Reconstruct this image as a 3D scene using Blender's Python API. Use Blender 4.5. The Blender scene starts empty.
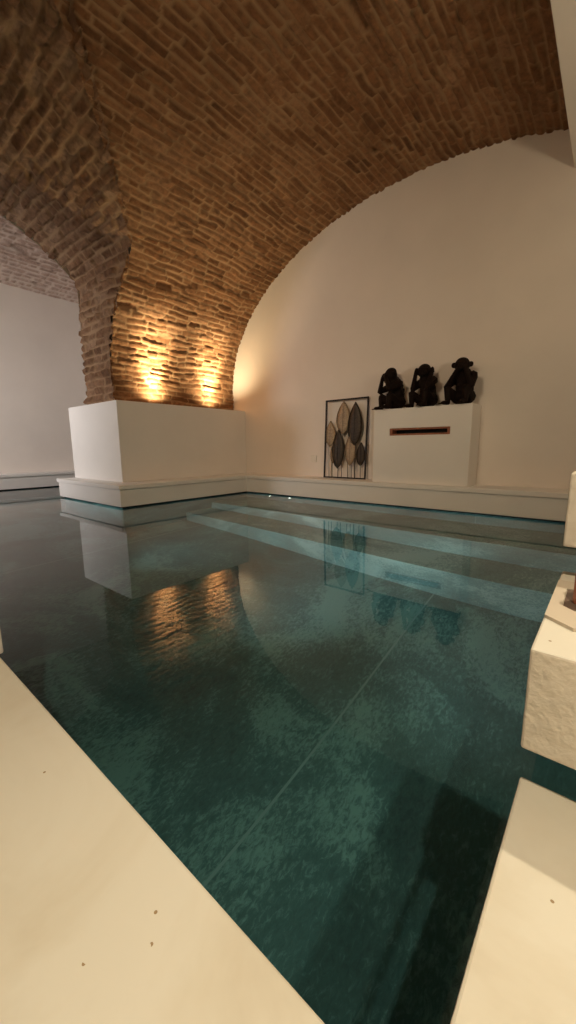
import bpy, bmesh, math, random
import numpy as np
from mathutils import Vector, Matrix

random.seed(4)
C = bpy.context.scene.collection
SC = bpy.context.scene

# ------------------------------------------------------------------ camera
RIGHT = Vector((0.76883731, 0.63939335, -0.00808358))
UP = Vector((-0.09978833, 0.13245781, 0.98615273))
FWD = Vector((-0.63161023, 0.75738437, -0.1656425))
cam_data = bpy.data.cameras.new('camera')
cam = bpy.data.objects.new('camera', cam_data)
C.objects.link(cam)
M = Matrix((RIGHT, UP, -FWD)).transposed().to_4x4()
M.translation = Vector((0, 0, 0.6))
cam.matrix_world = M
cam_data.sensor_fit = 'VERTICAL'
cam_data.sensor_height = 36.0
cam_data.lens = 386.85 / 1024 * 36.0
cam_data.clip_start = 0.02
SC.camera = cam

# ------------------------------------------------------------------ view, world, lights
vs = SC.view_settings
vs.view_transform = 'Standard'
vs.look = 'None'
vs.gamma = 1.0
vs.use_curve_mapping = False
vs.exposure = 0.0
SC.cycles.use_denoising = True
SC.cycles.max_bounces = 10
SC.cycles.diffuse_bounces = 5
SC.cycles.glossy_bounces = 4
SC.cycles.transmission_bounces = 6
SC.cycles.sample_clamp_indirect = 4.0
SC.cycles.caustics_reflective = False
SC.cycles.caustics_refractive = True

w = bpy.data.worlds.new('world'); SC.world = w; w.use_nodes = True
w.node_tree.nodes['Background'].inputs[0].default_value = (1.0, 0.8, 0.6, 1)
w.node_tree.nodes['Background'].inputs[1].default_value = 0.02

WARM = (1.0, 0.79, 0.46)
SOFT = (1.0, 0.845, 0.60)
COOL = (1.0, 0.93, 0.90)

def aim(o, target):
    d = Vector(target) - o.location
    o.rotation_euler = d.to_track_quat('-Z', 'Y').to_euler()

def spot(name, loc, target, power, color, angle, blend=0.5, radius=0.03):
    l = bpy.data.lights.new(name, 'SPOT'); l.energy = power; l.color = color
    l.spot_size = math.radians(angle); l.spot_blend = blend; l.shadow_soft_size = radius
    o = bpy.data.objects.new(name, l); C.objects.link(o); o.location = loc; aim(o, target)
    return o

def area(name, loc, target, power, color, sx, sy):
    l = bpy.data.lights.new(name, 'AREA'); l.energy = power; l.color = color
    l.shape = 'RECTANGLE'; l.size = sx; l.size_y = sy
    o = bpy.data.objects.new(name, l); C.objects.link(o); o.location = loc; aim(o, target)
    return o

# uplights on the plinth, washing the brick
for yy in (2.66, 3.50):
    spot('uplight_beam', (-4.15, yy, 1.112), (-4.26, yy, 2.0), 48, WARM, 150, 1.0, 0.015)
    spot('uplight_core', (-4.12, yy, 1.112), (-4.30, yy, 1.62), 230, WARM, 56, 1.0, 0.015)
# downlights in the lowered ceiling over the walkway (their light also passes through the water)
for o_ in (spot('downlight_beam', (0.60, -0.45, 2.64), (0.10, 0.16, 0), 165, SOFT, 76, 0.9, 0.03),
           spot('downlight_beam', (0.62, 1.75, 2.64), (0.50, 0.95, 0.3), 130, SOFT, 58, 0.7, 0.03)):
    o_.data.cycles.is_caustics_light = True
# added fill light near the stair wall, brightening the soffit from below
area('soffit_fill', (1.22, 1.6, 1.3), (0.3, 1.9, 2.66), 18, (1.0, 0.80, 0.54), 0.3, 0.3)
# light at the near end of the hall washing the far wall
h_ = area('hall_light', (-1.3, -0.9, 2.3), (-2.5, 3.9, 0.45), 11, (1.0, 0.76, 0.50), 0.8, 0.3)
h_.data.spread = math.radians(85)
# cooler light of the side bay
b_ = area('bay_light', (-5.8, -1.1, 1.3), (-6.3, 2.6, 1.2), 34, COOL, 0.8, 0.8)
b_.data.spread = math.radians(105)
# underwater lamps in the near pool wall
for xx, pw in ((-0.45, 52), (-1.7, 98), (-3.0, 92)):
    spot('pool_beam', (xx, 0.26, -0.42), (xx, 3.0, -0.70), pw, (0.92, 1.0, 0.96), 56, 0.8, 0.04)
spot('pool_beam', (-4.6, 0.26, -0.30), (-4.6, 1.9, -0.16), 60, (0.92, 1.0, 0.96), 70, 0.9, 0.04)

# ------------------------------------------------------------------ node helpers
def new_mat(name):
    m = bpy.data.materials.new(name); m.use_nodes = True
    nt = m.node_tree
    return m, nt, nt.nodes['Principled BSDF']

def N(nt, t, **kw):
    n = nt.nodes.new(t)
    for k, v in kw.items(): setattr(n, k, v)
    return n

def ramp(nt, stops):
    r = N(nt, 'ShaderNodeValToRGB')
    e = r.color_ramp.elements
    while len(e) < len(stops): e.new(0.5)
    for x, (p, c) in zip(e, stops):
        x.position = p; x.color = (*c, 1)
    return r

def objcoord(nt, scale=(1, 1, 1)):
    tc = N(nt, 'ShaderNodeTexCoord'); mp = N(nt, 'ShaderNodeMapping')
    mp.inputs['Scale'].default_value = scale
    nt.links.new(tc.outputs['Object'], mp.inputs['Vector'])
    return mp.outputs['Vector']

def noise(nt, vec, scale, detail=4, rough=0.55, dist=0.0):
    n = N(nt, 'ShaderNodeTexNoise')
    n.inputs['Scale'].default_value = scale; n.inputs['Detail'].default_value = detail
    n.inputs['Roughness'].default_value = rough; n.inputs['Distortion'].default_value = dist
    nt.links.new(vec, n.inputs['Vector'])
    return n.outputs['Fac']

def bump(nt, b, height, strength, dist=0.01):
    n = N(nt, 'ShaderNodeBump'); n.inputs['Strength'].default_value = strength
    n.inputs['Distance'].default_value = dist
    nt.links.new(height, n.inputs['Height']); nt.links.new(n.outputs['Normal'], b.inputs['Normal'])

def plain(name, col, rough=0.5, metal=0.0, var=0.0, scale=6, bstr=0.0, bscale=60):
    m, nt, b = new_mat(name)
    b.inputs['Base Color'].default_value = (*col, 1)
    b.inputs['Roughness'].default_value = rough; b.inputs['Metallic'].default_value = metal
    v = objcoord(nt)
    if var:
        f = noise(nt, v, scale)
        r = ramp(nt, [(0.3, tuple(c * (1 - var) for c in col)), (0.7, tuple(min(1, c * (1 + var)) for c in col))])
        nt.links.new(f, r.inputs[0]); nt.links.new(r.outputs[0], b.inputs['Base Color'])
    if bstr:
        bump(nt, b, noise(nt, v, bscale), bstr)
    return m

MAT = {}
MAT['wall'] = plain('wall_plaster', (0.81, 0.75, 0.69), 0.7, var=0.03, scale=2, bstr=0.05, bscale=30)
MAT['white'] = plain('white_plaster', (0.83, 0.81, 0.78), 0.55, var=0.02, scale=3, bstr=0.04, bscale=40)
MAT['stucco'] = plain('rough_cream_render', (0.80, 0.74, 0.64), 0.85, var=0.05, scale=20, bstr=0.55, bscale=45)
MAT['wood'] = plain('black_brown_carved_wood', (0.010, 0.0045, 0.003), 0.7, var=0.5, scale=25, bstr=0.3, bscale=90)
MAT['wood'].node_tree.nodes['Principled BSDF'].inputs['Specular IOR Level'].default_value = 0.15
MAT['iron'] = plain('black_iron', (0.02, 0.015, 0.013), 0.45, metal=0.6)
MAT['bronze'] = plain('dark_bronze_wire', (0.05, 0.037, 0.027), 0.5, metal=0.3, var=0.35, scale=60)
MAT['palebronze'] = plain('pale_gold_wire', (0.36, 0.27, 0.18), 0.5, metal=0.2, var=0.3, scale=60)
MAT['terracotta'] = plain('terracotta', (0.30, 0.11, 0.06), 0.7, var=0.2, scale=30)
MAT['dark'] = plain('black_gap', (0.006, 0.006, 0.006), 0.6)
MAT['plastic'] = plain('white_plastic', (0.78, 0.74, 0.66), 0.35)
MAT['wax'] = plain('pink_terracotta_wax', (0.62, 0.24, 0.15), 0.5, var=0.1)
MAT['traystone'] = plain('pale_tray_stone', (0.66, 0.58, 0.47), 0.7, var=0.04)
MAT['pad'] = plain('recess_shade_brown', (0.15, 0.105, 0.08), 0.9)  # dark colour standing in for shade inside the tray recess
MAT['steel'] = plain('brushed_steel', (0.55, 0.54, 0.52), 0.3, metal=1.0)

def deck_material():
    m, nt, b = new_mat('cream_microcement')
    v = objcoord(nt)
    f = noise(nt, v, 2.2, 6, 0.6, 0.6)
    r = ramp(nt, [(0.40, (0.70, 0.64, 0.52)), (0.5, (0.78, 0.735, 0.62)), (0.60, (0.83, 0.80, 0.70))])
    nt.links.new(f, r.inputs[0])
    vo = N(nt, 'ShaderNodeTexVoronoi'); vo.inputs['Scale'].default_value = 16; vo.voronoi_dimensions = '2D'
    nt.links.new(v, vo.inputs['Vector'])
    k = N(nt, 'ShaderNodeMath', operation='LESS_THAN'); k.inputs[1].default_value = 0.035
    nt.links.new(vo.outputs['Distance'], k.inputs[0])
    g = N(nt, 'ShaderNodeMath', operation='GREATER_THAN'); g.inputs[1].default_value = 0.54
    nt.links.new(noise(nt, v, 5.0, 2), g.inputs[0])
    mu = N(nt, 'ShaderNodeMath', operation='MULTIPLY')
    nt.links.new(k.outputs[0], mu.inputs[0]); nt.links.new(g.outputs[0], mu.inputs[1])
    mx = N(nt, 'ShaderNodeMix', data_type='RGBA')
    nt.links.new(mu.outputs[0], mx.inputs[0]); nt.links.new(r.outputs[0], mx.inputs[6])
    mx.inputs[7].default_value = (0.38, 0.27, 0.14, 1)
    nt.links.new(mx.outputs[2], b.inputs['Base Color'])
    b.inputs['Roughness'].default_value = 0.55
    bump(nt, b, noise(nt, v, 18), 0.06)
    return m
MAT['deck'] = deck_material()

def brick_material(name, cols, mortar):
    """reads the mesh's own brick layout: 'tone' per brick, 'joint' 0 in the mortar and 1 on the brick"""
    m, nt, b = new_mat(name)
    at = N(nt, 'ShaderNodeAttribute', attribute_name='tone')
    aj = N(nt, 'ShaderNodeAttribute', attribute_name='joint')
    r = ramp(nt, [(i / (len(cols) - 1), c) for i, c in enumerate(cols)])
    nt.links.new(at.outputs['Fac'], r.inputs[0])
    v = objcoord(nt)
    f = noise(nt, v, 22, 6, 0.65)
    r2 = ramp(nt, [(0.3, (0.55, 0.55, 0.55)), (0.7, (1.2, 1.2, 1.2))])
    nt.links.new(f, r2.inputs[0])
    mul = N(nt, 'ShaderNodeMix', data_type='RGBA', blend_type='MULTIPLY'); mul.inputs[0].default_value = 1
    nt.links.new(r.outputs[0], mul.inputs[6]); nt.links.new(r2.outputs[0], mul.inputs[7])
    mx = N(nt, 'ShaderNodeMix', data_type='RGBA')
    nt.links.new(aj.outputs['Fac'], mx.inputs[0])
    mx.inputs[6].default_value = (*mortar, 1); nt.links.new(mul.outputs[2], mx.inputs[7])
    nt.links.new(mx.outputs[2], b.inputs['Base Color'])
    b.inputs['Roughness'].default_value = 0.9
    b.inputs['Specular IOR Level'].default_value = 0.2
    bump(nt, b, noise(nt, v, 55, 6, 0.7), 0.55, 0.012)
    return m
MAT['brick'] = brick_material('old_brick', [(0.15, 0.068, 0.030), (0.22, 0.103, 0.047), (0.27, 0.134, 0.064), (0.34, 0.185, 0.10)], (0.36, 0.222, 0.122))
MAT['pierbrick'] = brick_material('weathered_pier_brick', [(0.16, 0.084, 0.046), (0.23, 0.125, 0.070), (0.28, 0.165, 0.098), (0.37, 0.245, 0.16)], (0.34, 0.22, 0.13))
MAT['baybrick'] = brick_material('pale_bay_brick', [(0.35, 0.24, 0.19), (0.45, 0.32, 0.26), (0.5, 0.38, 0.32)], (0.58, 0.47, 0.40))

def pool_material(name, dark, mid, light, line=False):
    m, nt, b = new_mat(name)
    v = objcoord(nt)
    f1 = noise(nt, v, 1.6, 6, 0.6, 0.8)
    f2 = noise(nt, objcoord(nt, (3, 1.4, 3)), 20, 9, 0.72, 0.7)
    ad = N(nt, 'ShaderNodeMath', operation='ADD'); nt.links.new(f1, ad.inputs[0])
    ml = N(nt, 'ShaderNodeMath', operation='MULTIPLY'); ml.inputs[1].default_value = 0.75
    nt.links.new(f2, ml.inputs[0]); nt.links.new(ml.outputs[0], ad.inputs[1])
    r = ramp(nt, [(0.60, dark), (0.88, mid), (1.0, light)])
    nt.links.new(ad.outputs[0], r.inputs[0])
    out = r.outputs[0]
    if line:   # pale grout joints between the big floor slabs
        tc = N(nt, 'ShaderNodeTexCoord'); sp = N(nt, 'ShaderNodeSeparateXYZ')
        nt.links.new(tc.outputs['Object'], sp.inputs[0])
        a = N(nt, 'ShaderNodeMath', operation='ADD'); a.inputs[1].default_value = 0.89 + 40 * 2.6
        nt.links.new(sp.outputs['X'], a.inputs[0])
        mo = N(nt, 'ShaderNodeMath', operation='MODULO'); mo.inputs[1].default_value = 2.6
        nt.links.new(a.outputs[0], mo.inputs[0])
        lt = N(nt, 'ShaderNodeMath', operation='LESS_THAN'); lt.inputs[1].default_value = 0.011
        nt.links.new(mo.outputs[0], lt.inputs[0])
        mx = N(nt, 'ShaderNodeMix', data_type='RGBA'); nt.links.new(lt.outputs[0], mx.inputs[0])
        nt.links.new(out, mx.inputs[6]); mx.inputs[7].default_value = (0.19, 0.34, 0.36, 1)
        out = mx.outputs[2]
    nt.links.new(out, b.inputs['Base Color'])
    b.inputs['Roughness'].default_value = 0.8
    bump(nt, b, f2, 0.3, 0.02)
    return m
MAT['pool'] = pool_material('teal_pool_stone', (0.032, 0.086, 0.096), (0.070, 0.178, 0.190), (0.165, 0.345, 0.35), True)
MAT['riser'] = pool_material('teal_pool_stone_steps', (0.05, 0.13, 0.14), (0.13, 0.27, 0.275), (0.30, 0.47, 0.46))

def water_material():
    m, nt, b = new_mat('pool_water')
    nt.nodes.remove(b)
    rf = N(nt, 'ShaderNodeBsdfRefraction'); rf.inputs['IOR'].default_value = 1.33
    rf.inputs['Roughness'].default_value = 0.0; rf.inputs['Color'].default_value = (0.83, 0.97, 0.975, 1)
    gl = N(nt, 'ShaderNodeBsdfGlossy'); gl.inputs['Roughness'].default_value = 0.0; gl.inputs['Color'].default_value = (1, 1, 1, 1)
    fr = N(nt, 'ShaderNodeFresnel'); fr.inputs['IOR'].default_value = 1.33
    mx = N(nt, 'ShaderNodeMixShader')
    nt.links.new(fr.outputs[0], mx.inputs[0]); nt.links.new(rf.outputs[0], mx.inputs[1]); nt.links.new(gl.outputs[0], mx.inputs[2])
    nt.links.new(mx.outputs[0], nt.nodes['Material Output'].inputs['Surface'])
    return m
MAT['water'] = water_material()

def glow(name, col, s):
    m, nt, b = new_mat(name)
    b.inputs['Base Color'].default_value = (*col, 1)
    b.inputs['Emission Color'].default_value = (*col, 1); b.inputs['Emission Strength'].default_value = s
    return m
MAT['poollamp'] = glow('pool_lamp_glow', (1.0, 0.95, 0.85), 6)
MAT['uplens'] = glow('uplight_lens', (1.0, 0.75, 0.45), 8)

# ------------------------------------------------------------------ mesh helpers
def obj(name, bm, mat, parent=None, smooth=False, bevel=0.0, seg=2):
    me = bpy.data.meshes.new(name)
    bmesh.ops.recalc_face_normals(bm, faces=bm.faces)
    bm.to_mesh(me); bm.free()
    me.materials.append(mat)
    if smooth:
        for p in me.polygons: p.use_smooth = True
    o = bpy.data.objects.new(name, me); C.objects.link(o)
    if parent: o.parent = parent
    if bevel:
        b = o.modifiers.new('bevel', 'BEVEL'); b.width = bevel; b.segments = seg; b.limit_method = 'ANGLE'
    return o

def tag(o, label=None, cat=None, group=None, kind=None):
    for k, v in (('label', label), ('category', cat), ('group', group), ('kind', kind)):
        if v: o[k] = v
    return o

def struct(o, label=None, cat=None):
    return tag(o, label, cat, kind='structure')

def thing(name, loc, label, cat, group=None, rz=0.0):
    o = bpy.data.objects.new(name, None); C.objects.link(o)
    o.empty_display_size = 0.1; o.location = loc; o.rotation_euler = (0, 0, rz)
    return tag(o, label, cat, group)

def box(bm, x0, x1, y0, y1, z0, z1):
    vs_ = [bm.verts.new(p) for p in ((x0, y0, z0), (x1, y0, z0), (x1, y1, z0), (x0, y1, z0), (x0, y0, z1), (x1, y0, z1), (x1, y1, z1), (x0, y1, z1))]
    for f in ((0, 3, 2, 1), (4, 5, 6, 7), (0, 1, 5, 4), (1, 2, 6, 5), (2, 3, 7, 6), (3, 0, 4, 7)):
        bm.faces.new([vs_[i] for i in f])
    return bm

def boxes(*bs):
    bm = bmesh.new()
    for b in bs: box(bm, *b)
    return bm

def tube(bm, pts, r, n=8):
    rings = []
    pts = [Vector(p) for p in pts]
    for i, p in enumerate(pts):
        d = (pts[min(i + 1, len(pts) - 1)] - pts[max(i - 1, 0)]).normalized()
        a = d.orthogonal().normalized(); c = d.cross(a)
        rr = r[i] if isinstance(r, (list, tuple)) else r
        rings.append([bm.verts.new(p + rr * (math.cos(2 * math.pi * k / n) * a + math.sin(2 * math.pi * k / n) * c)) for k in range(n)])
    for q in range(len(rings) - 1):
        for k in range(n):
            bm.faces.new((rings[q][k], rings[q][(k + 1) % n], rings[q + 1][(k + 1) % n], rings[q + 1][k]))
    bm.faces.new(rings[0][::-1]); bm.faces.new(rings[-1])
    return bm

def lathe(bm, prof, n=32, center=(0, 0, 0)):
    cx, cy, cz = center
    rings = [[bm.verts.new((cx + r * math.cos(2 * math.pi * k / n), cy + r * math.sin(2 * math.pi * k / n), cz + z)) for k in range(n)] for r, z in prof]
    for q in range(len(rings) - 1):
        for k in range(n):
            bm.faces.new((rings[q][k], rings[q][(k + 1) % n], rings[q + 1][(k + 1) % n], rings[q + 1][k]))
    bm.faces.new(rings[0][::-1]); bm.faces.new(rings[-1])
    return bm

# ------------------------------------------------------------------ brickwork laid out brick by brick
def h2(a, b, s=0):
    x = np.sin(a * 127.1 + b * 311.7 + s * 74.7) * 43758.5453
    return x - np.floor(x)

def vn(x, y, s=0):
    xi = np.floor(x); yi = np.floor(y); xf = x - xi; yf = y - yi
    xf = xf * xf * (3 - 2 * xf); yf = yf * yf * (3 - 2 * yf)
    return ((h2(xi, yi, s) * (1 - xf) + h2(xi + 1, yi, s) * xf) * (1 - yf) + (h2(xi, yi + 1, s) * (1 - xf) + h2(xi + 1, yi + 1, s) * xf) * yf) - 0.5

def sstep(x, a, b):
    t = np.clip((x - a) / (b - a), 0, 1)
    return t * t * (3 - 2 * t)

def lay_bricks(u, v, ch, bl, seed, amp, joint, depth, wob=1.0, hole=0.02):
    v2 = v + wob * (0.030 * vn(u * 1.1, v * 1.5, seed) + 0.012 * vn(u * 6, v * 9, seed + 1))
    k = np.floor(v2 / ch); fv = v2 - k * ch
    L = bl * (0.75 + 0.5 * h2(k, k * 0 + 3, seed))
    uu = u + h2(k, k * 0 + 7, seed) * 3 * bl + wob * 0.02 * vn(u * 7, v * 20, seed + 2)
    j = np.floor(uu / L)
    # every third brick in some courses is a header
    fu = uu - j * L
    hd = (h2(k, j, seed + 9) > 0.72)
    half = fu > L * 0.5
    L2 = np.where(hd, L * 0.5, L); fu2 = np.where(hd & half, fu - L * 0.5, fu); j2 = j * 2 + np.where(hd & half, 1, 0)
    r1 = h2(k, j2, seed + 3); r2 = h2(k, j2, seed + 4); r3 = h2(k, j2, seed + 5); r4 = h2(k, j2, seed + 6)
    jw = joint * (0.1 + 2.2 * (vn(u * 5, v * 9, seed + 7) + 0.5) + 1.0 * vn(u * 23, v * 23, seed + 13))
    d = np.minimum(np.minimum(fv, ch - fv), np.minimum(fu2, L2 - fu2)) - jw
    mask = sstep(d, -0.004, 0.008)
    face = (r1 - 0.5) * amp + (r2 - 0.5) * amp * (fv / ch - 0.5) * 2 + (r4 - 0.5) * amp * (fu2 / L2 - 0.5) + 0.5 * amp * vn(u * 25, v * 25, seed + 8)
    hgt = mask * face - (1 - mask) * depth * (0.6 + 0.8 * (vn(u * 12, v * 12, seed + 11) + 0.5))
    hgt = np.where(r3 > 1 - hole, np.where(mask > 0.5, -0.035, hgt), hgt)
    tone = np.clip(0.75 * r3 + 0.25 + 0.5 * vn(u * 2, v * 2, seed + 12) - 0.15, 0, 1)
    return mask, tone, hgt

def grid_mesh(name, P, keep, tone, joint, mat, parent=None):
    """P (n,m,3) grid of points, keep (n,m) bool: faces whose four corners are kept"""
    n, m = keep.shape
    idx = np.arange(n * m).reshape(n, m)
    q = np.stack([idx[:-1, :-1], idx[1:, :-1], idx[1:, 1:], idx[:-1, 1:]], -1).reshape(-1, 4)
    kk = keep.reshape(-1)
    q = q[kk[q].all(1)]
    used = np.unique(q); remap = -np.ones(n * m, int); remap[used] = np.arange(len(used))
    q = remap[q]
    me = bpy.data.meshes.new(name)
    me.vertices.add(len(used)); me.vertices.foreach_set('co', P.reshape(-1, 3)[used].astype(np.float32).ravel())
    me.loops.add(q.size); me.loops.foreach_set('vertex_index', q.ravel().astype(np.int32))
    me.polygons.add(len(q)); me.polygons.foreach_set('loop_start', (np.arange(len(q)) * 4).astype(np.int32))
    for nm, arr in (('tone', tone), ('joint', joint)):
        a = me.attributes.new(nm, 'FLOAT', 'POINT'); a.data.foreach_set('value', arr.reshape(-1)[used].astype(np.float32))
    me.update(calc_edges=True); me.validate()
    me.polygons.foreach_set('use_smooth', np.ones(len(me.polygons), bool))
    me.materials.append(mat)
    o = bpy.data.objects.new(name, me); C.objects.link(o)
    if parent: o.parent = parent
    return o

def resample(poly, ds):
    poly = np.array(poly, float); seg = np.hypot(*np.diff(poly, axis=0).T); s = np.r_[0, np.cumsum(seg)]
    n = int(s[-1] / ds) + 1; t = np.linspace(0, s[-1], n)
    p = np.c_[np.interp(t, s, poly[:, 0]), np.interp(t, s, poly[:, 1])]
    tg = np.gradient(p, axis=0); tg /= np.linalg.norm(tg, axis=1)[:, None]
    return t, p, tg

# main barrel: half ellipse across X, axis along Y
XC, Z0, EA, EB = -1.70, 1.40, 2.60, 1.73
def z_main(x):
    return Z0 + EB * np.sqrt(np.clip(1 - ((x - XC) / EA) ** 2, 0, 1))
# cross vault: segmental arch across Y, axis along X
YC, CR, CROWN, HALF = 0.65, 2.20, 3.09, 1.51
def z_cross(y):
    d = np.abs(y - YC)
    return np.where(d < HALF, CROWN - CR + np.sqrt(np.clip(CR ** 2 - d ** 2, 0, None)), -9.0)
YW = 3.945          # far wall
YN = -1.50          # near wall
PIER_L = -4.97

def build_main_vault():
    th = np.linspace(math.pi, 0.0, 800)
    poly = [(-4.30, z) for z in np.linspace(1.04, Z0, 20)] + [(XC + EA * math.cos(t), Z0 + EB * math.sin(t)) for t in th if XC + EA * math.cos(t) < -0.30][1:]
    s, p, tg = resample(poly, 0.0118)
    y = np.arange(YN, YW + 0.012, 0.0125)
    S, Y = np.meshgrid(s, y, indexing='ij')
    mask, tone, h = lay_bricks(Y, S, 0.062, 0.27, 3, 0.016, 0.0042, 0.012, 2.3, 0.008)
    X = np.broadcast_to(p[:, 0:1], S.shape); Z = np.broadcast_to(p[:, 1:2], S.shape)
    nx, nz = tg[:, 1:2], -tg[:, 0:1]         # towards the hall
    P = np.stack([X + nx * h, Y, Z + nz * h], -1)
    zc = z_cross(Y + 0.02 * vn(S * 14, Y * 14, 5))
    keep = (X > -1.7) | (Z > zc - 0.012)
    return grid_mesh('ceiling', P, keep, tone, mask, MAT['brick'])

struct(build_main_vault(), 'brown brick barrel vault over the pool hall', 'ceiling')

def build_cross_vault():
    ys = np.linspace(YC + HALF, YC - HALF, 400)
    arc = [(yy, float(z_cross(np.array(yy * 0.9999 + YC * 0.0001)))) for yy in ys]
    zs = arc[0][1]
    poly = [(YC + HALF, z) for z in np.linspace(1.04, zs, 60)] + arc + [(YC - HALF, z) for z in np.linspace(zs, 0.0, 60)][1:]
    poly = np.array(poly)
    s, p, tg = resample(poly, 0.0118)
    k = np.ones(17) / 17                      # soften the springing kink
    pad = np.pad(p, ((8, 8), (0, 0)), 'edge'); p = np.c_[np.convolve(pad[:, 0], k, 'valid'), np.convolve(pad[:, 1], k, 'valid')]
    tg = np.gradient(p, axis=0); tg /= np.linalg.norm(tg, axis=1)[:, None]
    x = np.arange(PIER_L, -2.0, 0.0125)
    S, X = np.meshgrid(s, x, indexing='ij')
    mask, tone, h = lay_bricks(X, S, 0.085, 0.21, 21, 0.040, 0.007, 0.020, 1.5, 0.05)
    Y = np.broadcast_to(p[:, 0:1], S.shape); Z = np.broadcast_to(p[:, 1:2], S.shape)
    ny, nz = -tg[:, 1:2], tg[:, 0:1]
    sgn = np.where((ny * (YC - p[:, 0:1]) + nz * (1.0 - p[:, 1:2])) > 0, 1, -1)
    edge = np.clip(1 - (X - PIER_L) / 0.12, 0, 1)
    jag = edge * 0.05 * (h2(np.floor(S / 0.085), S * 0 + 2, 8) - 0.5)     # ragged brick ends on the pier's far arris
    P = np.stack([X + jag, Y + sgn * ny * h, Z + sgn * nz * h], -1)
    zm = np.where(X > -4.30, z_main(np.clip(X, -4.3, XC)), -9)
    face = X < -4.285
    keep = face | ((X >= -4.30) & (Z > zm - 0.03))
    # below the main vault's springing only the pier itself
    keep &= ~((Z < 1.42) & (X > -4.28))
    return grid_mesh('ceiling', P, keep, tone, mask, MAT['pierbrick'])

struct(build_cross_vault(), 'rough brick pier and side arch at the left of the hall', 'arch')

def build_bay_vault():
    poly = [(-7.10 + 2.15 * t, 2.97 + 0.62 * math.sin(t * math.pi / 2)) for t in np.linspace(0, 1, 100)]
    s, p, tg = resample(poly, 0.02)
    y = np.arange(YN, YW, 0.02)
    S, Y = np.meshgrid(s, y, indexing='ij')
    mask, tone, h = lay_bricks(Y, S, 0.075, 0.24, 31, 0.02, 0.009, 0.012, 1.5)
    P = np.stack([np.broadcast_to(p[:, 0:1], S.shape) + tg[:, 1:2] * h, Y, np.broadcast_to(p[:, 1:2], S.shape) - tg[:, 0:1] * h], -1)
    return grid_mesh('ceiling', P, np.ones(S.shape, bool), tone, mask, MAT['baybrick'])
struct(build_bay_vault(), 'pale brick vault of the side bay behind the arch', 'ceiling')

# the arch wall's bay side
bm = bmesh.new()
ys = np.linspace(YC - HALF, YC + HALF, 60)
lo = [bm.verts.new((PIER_L - 0.004, float(t), float(z_cross(np.array(YC + (t - YC) * 0.9999))))) for t in ys]
hi = [bm.verts.new((PIER_L - 0.004, float(t), 3.62)) for t in ys]
for i in range(len(ys) - 1): bm.faces.new((lo[i], lo[i + 1], hi[i + 1], hi[i]))
for y0, y1 in ((YN, YC - HALF), (YC + HALF + 0.02, YW)):
    bm.faces.new([bm.verts.new(q) for q in ((PIER_L - 0.004, y0, 0.24 if y1 > 3 else 0.03), (PIER_L - 0.004, y1, 0.24 if y1 > 3 else 0.03), (PIER_L - 0.004, y1, 3.62), (PIER_L - 0.004, y0, 3.62))])
struct(obj('wall_arch', bm, MAT['wall']), 'plastered side of the arch wall facing the bay', 'wall')

# ------------------------------------------------------------------ walls
struct(obj('wall_back', boxes((-7.2, 1.4, YW, YW + 0.1, 0.10, 3.7)), MAT['wall']), 'tall plain plastered wall at the far end', 'wall')
struct(obj('wall_left', boxes((-7.2, -7.10, YN, YW, 0.10, 3.2)), MAT['wall']), 'plain white wall of the side bay', 'wall')
struct(obj('wall_right', boxes((1.30, 1.4, YN, YW, -1.3, 3.3)), MAT['wall']), 'plain wall beside the stairs', 'wall')
struct(obj('wall_front', boxes((-7.2, 1.4, YN - 0.1, YN, -0.1, 3.7)), MAT['wall']), 'plain wall behind the deck', 'wall')
struct(obj('ceiling_soffit', boxes((-0.4415, 1.30, YN, YW - 0.002, 2.66, 3.2)), MAT['wall'], bevel=0.004), 'lowered white plaster soffit at the upper right', 'ceiling')

# ------------------------------------------------------------------ ledges, plinth (white bases around the pool)
LZ, LT, GAP = 0.235, 0.044, 0.014
XB, YB, XLB, YBB, XBAY = -3.75, 1.88, -5.30, 3.63, -6.83
def ledge(name, faces, lips, label):
    o = obj(name, boxes(*faces, *lips), MAT['white'], bevel=0.004)
    return struct(o, label, 'ledge')
ledge('trim_1', [(XB, 1.298, YBB, YW - 0.001, GAP, LZ - LT)], [(XB + 0.016, 1.298, YBB - 0.016, YW - 0.001, LZ - LT, LZ)], 'low white ledge along the far wall')
ledge('trim_2', [(XLB, XB, YB, YW - 0.001, GAP, LZ - LT)], [(XLB - 0.016, XB + 0.016, YB - 0.016, YW - 0.001, LZ - LT, LZ)], 'low white base under the brick pier plinth')
ledge('trim_3', [(-7.099, XBAY, 0.25, YW - 0.001, GAP, LZ - LT)], [(-7.099, XBAY + 0.016, 0.25, YW - 0.001, LZ - LT, LZ)], 'low white ledge along the bay wall')
struct(obj('trim_4', boxes((-5.287, -4.063, 2.0745, YW - 0.001, LZ, 1.103)), MAT['white'], bevel=0.004), 'large white plinth under the brick pier', 'plinth')

# ------------------------------------------------------------------ pool
DEPTH = -1.20
R_ = 0.035     # the overflow slot set back under the ledges
basin = boxes((-6.95, 1.30, 0.10, YBB + 0.14, DEPTH - 0.1, DEPTH),
              (-6.95, 1.30, YBB + R_, YBB + 0.16, DEPTH, -0.012),
              (XLB + R_, XB - R_, YB + R_, YBB + R_, DEPTH, -0.012),
              (-6.98, XBAY - R_, 0.10, YBB + R_, DEPTH, -0.012),
              (-6.95, 1.30, 0.08, 0.22, DEPTH, -0.012))
bo = obj('pool_basin', basin, MAT['pool'])
bo.cycles.is_caustics_receiver = True
struct(bo, 'teal stone basin of the pool', 'pool')
slot = boxes((-6.95, 1.30, YBB + R_, YBB + 0.16, -0.012, GAP + 0.001),
             (XLB + R_, XB - R_, YB + R_, YBB + R_, -0.012, GAP + 0.001),
             (-6.98, XBAY - R_, 0.22, YBB + R_, -0.012, GAP + 0.001))
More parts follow.
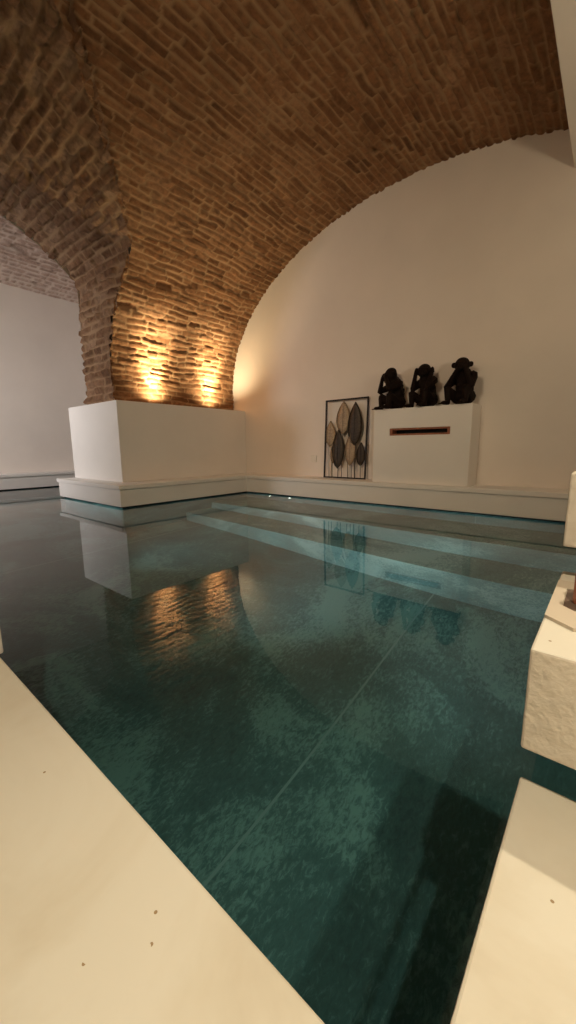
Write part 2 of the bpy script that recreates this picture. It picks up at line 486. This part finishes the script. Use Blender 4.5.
struct(obj('trim_5', slot, MAT['dark']), 'black overflow slot at the waterline', 'slot')
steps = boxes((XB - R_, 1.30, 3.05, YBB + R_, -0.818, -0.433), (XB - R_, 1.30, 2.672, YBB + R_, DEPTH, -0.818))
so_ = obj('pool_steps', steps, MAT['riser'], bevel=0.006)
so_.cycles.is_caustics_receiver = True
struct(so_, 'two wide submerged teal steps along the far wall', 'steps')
bm = bmesh.new()
bmesh.ops.create_grid(bm, x_segments=1, y_segments=1, size=0.5)
for v in bm.verts:
    v.co = Vector((-6.94 if v.co.x < 0 else 1.30, 0.12 if v.co.y < 0 else YBB + 0.1, 0.0))
wo = obj('pool_water', bm, MAT['water'], smooth=True)
wo.cycles.is_caustics_caster = True
tag(wo, 'still dark teal water filling the pool', 'water', kind='stuff')

# deck on the left and under the viewer
struct(obj('floor', boxes((-7.099, 1.299, YN + 0.001, 0.25, -0.09, 0.033)), MAT['deck'], bevel=0.006, seg=3), 'cream microcement pool deck', 'floor')

# ------------------------------------------------------------------ floating stairs on the right
GRP = None
def stair(x0, x1, y0, y1, z0, z1, label):
    o = obj('floating_step', boxes((x0, x1, y0, y1, z0, z1)), MAT['stucco'], bevel=0.004, seg=2)
    # smooth troweled top, rough sides
    o.data.materials.append(MAT['deck'])
    for p in o.data.polygons:
        if p.normal.z > 0.9: p.material_index = 1
    return tag(o, label, 'step', 'floating stairs beside the pool')
XS = -0.068
stair(XS, 1.298, 0.252, 0.700, -0.13, 0.040, 'lowest cream floating step level with the deck at bottom right')
stair(XS, 1.298, 0.657, 1.140, 0.122, 0.293, 'middle cream floating step with rough face carrying a candle tray')
stair(XS, 1.298, 1.055, 1.540, 0.372, 0.538, 'upper cream floating step at the right edge above the candle')

# candle tray on the middle step
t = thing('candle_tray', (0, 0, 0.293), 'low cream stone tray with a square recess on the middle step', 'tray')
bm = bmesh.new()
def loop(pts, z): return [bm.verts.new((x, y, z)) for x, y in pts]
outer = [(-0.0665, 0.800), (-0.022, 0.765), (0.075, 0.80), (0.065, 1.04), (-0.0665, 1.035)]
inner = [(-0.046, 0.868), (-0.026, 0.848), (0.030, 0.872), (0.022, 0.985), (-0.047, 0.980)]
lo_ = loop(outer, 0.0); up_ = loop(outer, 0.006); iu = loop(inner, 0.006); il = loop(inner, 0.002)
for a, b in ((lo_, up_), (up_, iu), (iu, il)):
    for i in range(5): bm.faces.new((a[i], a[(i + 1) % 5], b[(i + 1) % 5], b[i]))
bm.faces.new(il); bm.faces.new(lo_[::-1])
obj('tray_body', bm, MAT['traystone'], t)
bm = bmesh.new()  # thin dark slab laid in the recess as painted shade
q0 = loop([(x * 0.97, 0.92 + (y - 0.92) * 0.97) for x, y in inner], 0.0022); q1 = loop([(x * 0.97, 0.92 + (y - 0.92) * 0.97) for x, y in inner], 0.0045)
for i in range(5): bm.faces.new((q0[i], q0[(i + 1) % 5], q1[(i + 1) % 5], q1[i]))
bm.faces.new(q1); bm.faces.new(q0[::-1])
tag(obj('recess_shade', bm, MAT['pad'], t), 'dark brown painted shade in the recess')
bm = lathe(bmesh.new(), [(0.001, 0.0), (0.020, 0.0), (0.021, 0.004), (0.021, 0.066), (0.019, 0.070), (0.010, 0.067), (0.001, 0.067)], 28)
k = obj('candle', bm, MAT['wax'], smooth=True)
k.location = (-0.012, 0.905, 0.2976)
tag(k, 'small pink terracotta pillar candle standing in the stone tray', 'candle')
obj('wick', tube(bmesh.new(), [(0, 0, 0.066), (0.001, 0, 0.078)], 0.0012), MAT['dark'], k)

# white pillar base at the left edge of the picture
t = obj('white_pillar', boxes((-1.66, -1.264, -0.12, 0.262, 0.033, 0.62), (-1.675, -1.249, -0.135, 0.272, 0.62, 0.66)), MAT['white'], bevel=0.006)
tag(t, 'white plaster pillar standing on the deck at the left edge', 'pillar')

# ------------------------------------------------------------------ pedestal with the slot
PX0, PX1, PY, PZ = -1.908, -0.973, 3.669, 0.962
SX0, SX1, SZ0, SZ1 = -1.735, -1.152, 0.703, 0.772
t = thing('plaster_pedestal', (-1.44, 3.8, LZ), 'white plastered pedestal on the far ledge with a terracotta slot, carrying three monkeys', 'pedestal')
bm = bmesh.new()
ox, oy, oz = -1.44, 3.8, LZ
def V(x, y, z): return bm.verts.new((x - ox, y - oy, z - oz))
fo = [V(PX0, PY, LZ), V(PX1, PY, LZ), V(PX1, PY, PZ), V(PX0, PY, PZ)]
fi = [V(SX0, PY, SZ0), V(SX1, PY, SZ0), V(SX1, PY, SZ1), V(SX0, PY, SZ1)]
bk = [V(PX0, YW - .001, LZ), V(PX1, YW - .001, LZ), V(PX1, YW - .001, PZ), V(PX0, YW - .001, PZ)]
sb = [V(SX0, PY + 0.16, SZ0), V(SX1, PY + 0.16, SZ0), V(SX1, PY + 0.16, SZ1), V(SX0, PY + 0.16, SZ1)]
for i in range(4):
    j = (i + 1) % 4
    bm.faces.new((fo[i], fo[j], fi[j], fi[i])); bm.faces.new((fo[i], bk[i], bk[j], fo[j])); bm.faces.new((fi[i], fi[j], sb[j], sb[i]))
bm.faces.new(bk); bm.faces.new(sb)
obj('body', bm, MAT['white'], t, bevel=0.004)
bm = bmesh.new()
th_ = 0.016
for b in ((SX0 + .001, SX1 - .001, PY + .004, PY + .155, SZ0 + .001, SZ0 + th_), (SX0 + .001, SX1 - .001, PY + .004, PY + .155, SZ1 - th_, SZ1 - .001),
          (SX0 + .001, SX0 + th_ + .01, PY + .004, PY + .155, SZ0 + th_, SZ1 - th_), (SX1 - th_ - .01, SX1 - .001, PY + .004, PY + .155, SZ0 + th_, SZ1 - th_)):
    box(bm, b[0] - ox, b[1] - ox, b[2] - oy, b[3] - oy, b[4] - oz, b[5] - oz)
tag(obj('slot_lining', bm, MAT['terracotta'], t), 'terracotta slot lining')
bm = bmesh.new(); box(bm, SX0 + .03 - ox, SX1 - .03 - ox, PY + .10 - oy, PY + .15 - oy, SZ0 + th_ - oz, SZ1 - th_ - oz)
tag(obj('slot_back', bm, MAT['dark'], t), 'black back of the slot')

# ------------------------------------------------------------------ carved monkeys
def ball(bm, c, r, sub=2):
    r = r if isinstance(r, (tuple, list)) else (r, r, r)
    res = bmesh.ops.create_icosphere(bm, subdivisions=sub, radius=1.0)
    for v in res['verts']: v.co = Vector((c[0] + v.co.x * r[0], c[1] + v.co.y * r[1], c[2] + v.co.z * r[2]))

def limb(bm, pts):
    """pts: (x,y,z,r) joints, swept with overlapping balls"""
    for a, b in zip(pts[:-1], pts[1:]):
        d = math.dist(a[:3], b[:3]); n = max(2, int(d / (0.35 * min(a[3], b[3]))))
        for i in range(n + 1):
            t_ = i / n
            ball(bm, [a[k] + (b[k] - a[k]) * t_ for k in range(3)], a[3] + (b[3] - a[3]) * t_, 1)

def monkey(loc, rz, pose, label, scale=1.0, turn=0.0, bow=0.0):
    bm = bmesh.new()
    ball(bm, (0, 0.035, 0.070), (0.098, 0.088, 0.074))
    limb(bm, [(0, 0.035, 0.08, 0.086), (0, 0.030, 0.16, 0.086), (0, 0.010, 0.235, 0.080), (0, -0.005, 0.280, 0.056)])
    for s in (-1, 1):
        limb(bm, [(s * 0.055, 0.01, 0.055, 0.050), (s * 0.084, -0.085, 0.125, 0.040), (s * 0.080, -0.092, 0.045, 0.028), (s * 0.080, -0.090, 0.022, 0.025)])
        limb(bm, [(s * 0.080, -0.085, 0.020, 0.022), (s * 0.086, -0.150, 0.017, 0.018)])
        for q in range(4):
            limb(bm, [(s * (0.072 + 0.010 * q), -0.150, 0.013, 0.0075), (s * (0.074 + 0.012 * q), -0.178, 0.009, 0.0065)])
        limb(bm, [(s * 0.066, -0.11, 0.014, 0.008), (s * 0.050, -0.128, 0.010, 0.0075)])
    # head in its own frame, then turned and bowed
    hb = bmesh.new()
    ball(hb, (0, 0, 0.0), (0.062, 0.064, 0.060), 3)
    ball(hb, (0, 0.012, 0.018), (0.057, 0.056, 0.050), 3)
    ball(hb, (0, -0.052, -0.022), (0.036, 0.030, 0.027), 3)       # muzzle
    ball(hb, (0, -0.074, -0.013), (0.013, 0.010, 0.008))          # nose
    limb(hb, [(-0.034, -0.050, 0.016, 0.011), (0, -0.058, 0.019, 0.012), (0.034, -0.050, 0.016, 0.011)])   # brow
    limb(hb, [(-0.020, -0.073, -0.036, 0.006), (0, -0.079, -0.038, 0.007), (0.020, -0.073, -0.036, 0.006)])  # lower lip
    for s in (-1, 1):
        ball(hb, (s * 0.068, 0.004, 0.006), (0.020, 0.010, 0.025))   # ear
        ball(hb, (s * 0.022, -0.060, 0.003), 0.007)                  # eye
    R = Matrix.Rotation(turn, 4, 'Z') @ Matrix.Rotation(bow, 4, 'X')
    hc = Vector((0, -0.028 - 0.03 * math.sin(bow), 0.325))
    for v in hb.verts: v.co = hc + (R @ v.co.to_4d()).to_3d()
    tmp = bpy.data.meshes.new('tmp'); hb.to_mesh(tmp); hb.free(); bm.from_mesh(tmp); bpy.data.meshes.remove(tmp)
    def hp(x, y, z): return hc + (R @ Vector((x, y, z, 0))).to_3d()
    for s in (-1, 1):
        sh = (s * 0.080, 0.010, 0.235)
        if pose == 'eyes':
            el = (s * 0.100, -0.100, 0.185); hand = hp(s * 0.032, -0.072, 0.012); f_dir = Vector((-s * 0.03, 0.0, 0.028))
        elif pose == 'mouth':
            el = (s * 0.112, -0.062, 0.150); hand = hp(s * 0.026, -0.094, -0.034); f_dir = Vector((-s * 0.038, -0.004, 0.012))
        else:
            el = (s * 0.090, -0.070, 0.175); hand = hp(s * 0.072, -0.024, -0.012); f_dir = Vector((-s * 0.004, 0.010, 0.038))
        limb(bm, [(*sh, 0.044), (*el, 0.030), (*(Vector(el) * 0.25 + hand * 0.75), 0.021), (*hand, 0.019)])
        sidev = f_dir.cross(Vector((0, 1, 0)) if pose != 'ears' else Vector((1, 0, 0))).normalized()
        for q in range(4):
            b0 = hand + sidev * (q - 1.5) * 0.010
            ln = (0.9, 1.1, 1.05, 0.85)[q]
            limb(bm, [(*b0, 0.0075), (*(b0 + f_dir * 0.6 * ln), 0.007), (*(b0 + f_dir * ln), 0.006)])
        limb(bm, [(*(hand - f_dir * 0.2), 0.008), (*(hand + sidev * 0.024 + f_dir * 0.3), 0.0065)])
    for v in bm.verts: v.co *= scale
    me = bpy.data.meshes.new('monkey_raw'); bm.to_mesh(me); bm.free()
    o = bpy.data.objects.new('monkey_statue', me); C.objects.link(o)
    rm = o.modifiers.new('remesh', 'REMESH'); rm.mode = 'VOXEL'; rm.voxel_size = 0.0042
    sm = o.modifiers.new('smooth', 'SMOOTH'); sm.factor = 0.5; sm.iterations = 3
    dg = bpy.context.evaluated_depsgraph_get()
    fin = bpy.data.meshes.new_from_object(o.evaluated_get(dg))
    o.modifiers.clear(); o.data = fin; bpy.data.meshes.remove(me)
    fin.name = 'monkey_statue'; fin.materials.clear(); fin.materials.append(MAT['wood'])
    for p in fin.polygons: p.use_smooth = True
    zmin = min(v.co.z for v in fin.vertices)
    o.location = (loc[0], loc[1], loc[2] - zmin); o.rotation_euler = (0, 0, rz)
    return tag(o, label, 'statue', 'three dark monkey statues')
monkey((-1.765, 3.80, PZ), math.radians(-38), 'eyes', 'dark carved monkey covering its eyes, nearest the leaf panel', 1.02, 0.0, 0.45)
monkey((-1.445, 3.81, PZ), math.radians(-24), 'ears', 'dark carved monkey holding its ears, between the other two', 1.02, 0.65, 0.05)
monkey((-1.105, 3.80, PZ), math.radians(-14), 'mouth', 'dark carved monkey covering its mouth, at the outer end of the pedestal', 1.04, 0.5, 0.0)

# ------------------------------------------------------------------ framed metal leaves leaning on the wall
FW, FH = 0.560, 0.900
t = thing('leaf_panel', (-2.376, 3.865, LZ), 'black framed panel of metal leaves on stems leaning on the far wall', 'wall art')
t.rotation_euler = (math.radians(-2.4), 0, 0)
def rod(bm, x0, x1, z0, z1, d=0.010): box(bm, x0, x1, -d, d, z0, z1)
bm = bmesh.new()
hw = FW / 2; fr = 0.016
rod(bm, -hw, hw, 0, fr); rod(bm, -hw, hw, FH - fr, FH); rod(bm, -hw, -hw + fr, fr, FH - fr); rod(bm, hw - fr, hw, fr, FH - fr)
obj('frame', bm, MAT['iron'], t, bevel=0.002)
def uv(x, y):   # crop pixel of the photograph's panel -> panel metres
    v_ = (765 - y) / (765 - 110)
    xl = 110 + 25 * v_; xr = 450 + 35 * v_
    return ((x - xl) / (xr - xl) - 0.5) * FW, v_ * FH
def leaf(cx, hwid, top, bot, mat, dy, nm, lab):
    x0, z1 = uv(cx, top); _, z0 = uv(cx, bot); wv = hwid / 345 * FW
    bm = bmesh.new(); n = 16; rows = []
    for i in range(n + 1):
        t_ = i / n; wd = wv * (math.sin(math.pi * t_ ** 0.85)) ** 0.8 + 0.0015
        z = z0 + (z1 - z0) * t_
        rows.append([(x0 + wd * a, dy - 0.012 * (1 - a * a), z) for a in (-1, -0.5, 0, 0.5, 1)])
    vv = [[bm.verts.new(p) for p in r] for r in rows]
    for i in range(n):
        for j in range(4): bm.faces.new((vv[i][j], vv[i][j + 1], vv[i + 1][j + 1], vv[i + 1][j]))
    o = obj('leaf', bm, mat, t, smooth=True)
    so = o.modifiers.new('thick', 'SOLIDIFY'); so.thickness = 0.002
    o['label'] = lab
    # rim, midrib and veins
    bm = bmesh.new()
    tube(bm, [(r[0][0], r[0][1] - .002, r[0][2]) for r in rows], 0.0028, 6)
    tube(bm, [(r[4][0], r[4][1] - .002, r[4][2]) for r in rows], 0.0028, 6)
    tube(bm, [(r[2][0], r[2][1] - .002, r[2][2]) for r in rows], 0.0024, 6)
    for i in range(2, n - 2, 2):
        for s in (0, 4):
            tube(bm, [(rows[i][2][0], rows[i][2][1] - .002, rows[i][2][2]), (rows[i + 1][s][0], rows[i + 1][s][1] - .002, rows[i + 1][s][2])], 0.0013, 5)
    obj('leaf_veins', bm, MAT['iron'] if mat is MAT['bronze'] else MAT['bronzerim'], o)
    return o
MAT['bronzerim'] = plain('old_gold_rim', (0.24, 0.17, 0.11), 0.5, metal=0.3)
D_, L_ = 'dark bronze leaf', 'pale gold wire leaf'
leaf(285, 56, 130, 395, MAT['palebronze'], 0.006, 'a', L_)
leaf(175, 42, 285, 498, MAT['palebronze'], 0.000, 'c', L_)
leaf(197, 26, 478, 640, MAT['palebronze'], 0.008, 'e', L_)
leaf(340, 42, 390, 655, MAT['palebronze'], 0.004, 'f', L_)
leaf(384, 56, 145, 490, MAT['bronze'], -0.004, 'b', D_)
leaf(243, 49, 360, 682, MAT['bronze'], -0.004, 'd', D_)
leaf(424, 33, 468, 655, MAT['bronze'], -0.006, 'g', D_)
for x, y in ((156, 495), (182, 635), (231, 680), (260, 640), (312, 560), (341, 652), (366, 600), (411, 652), (377, 488)):
    x0, z1 = uv(x, y); x1, _ = uv(x - 2, 765)
    if (x, y) == (377, 488): x1 = uv(367, 765)[0]; 
    obj('stem', tube(bmesh.new(), [(x0, 0.002, z1 + 0.01), (x1, 0.002, fr * 0.5)], 0.0045, 8), MAT['bronze'], t)
a = uv(330, 355); b = uv(288, 422)
obj('stem', tube(bmesh.new(), [(a[0], 0, a[1]), (b[0], 0, b[1])], 0.0045, 8), MAT['bronze'], t)

# ------------------------------------------------------------------ socket
t = thing('wall_socket', (-2.861, YW - 0.0005, 0.452), 'small white power socket on the far wall beside the leaf panel', 'socket')
obj('plate', boxes((-0.042, 0.042, -0.010, 0.0, -0.042, 0.042)), MAT['plastic'], t, bevel=0.004)
bm = lathe(bmesh.new(), [(0.001, 0.0), (0.021, 0.0), (0.021, -0.004), (0.026, -0.006), (0.027, -0.001), (0.027, 0.004), (0.001, 0.004)], 28)
bmesh.ops.rotate(bm, verts=bm.verts, cent=(0, 0, 0), matrix=Matrix.Rotation(math.radians(90), 3, 'X'))
for v in bm.verts: v.co.y = -0.010 - abs(v.co.y) * 0.5
obj('socket_insert', bm, MAT['plastic'], t)

# ------------------------------------------------------------------ small underwater lamps in the far wall
for i, (x, lab) in enumerate(((-3.35, 'small white underwater lamp in the far pool wall, nearest the pier'), (-3.02, 'small white underwater lamp in the far pool wall, nearest the leaf panel'))):
    t = thing('pool_lamp', (x, YBB + R_ - 0.0005, -0.15), lab, 'lamp', 'underwater lamps')
    for nm, r, d, mt in (('bezel', 0.030, 0.008, MAT['steel']), ('lens', 0.020, 0.011, MAT['poollamp'])):
        bm = lathe(bmesh.new(), [(0.001, 0), (r, 0), (r, d * 0.7), (r * 0.9, d), (0.001, d)], 24)
        bmesh.ops.rotate(bm, verts=bm.verts, cent=(0, 0, 0), matrix=Matrix.Rotation(math.radians(90), 3, 'X'))
        obj(nm, bm, mt, t, smooth=False)
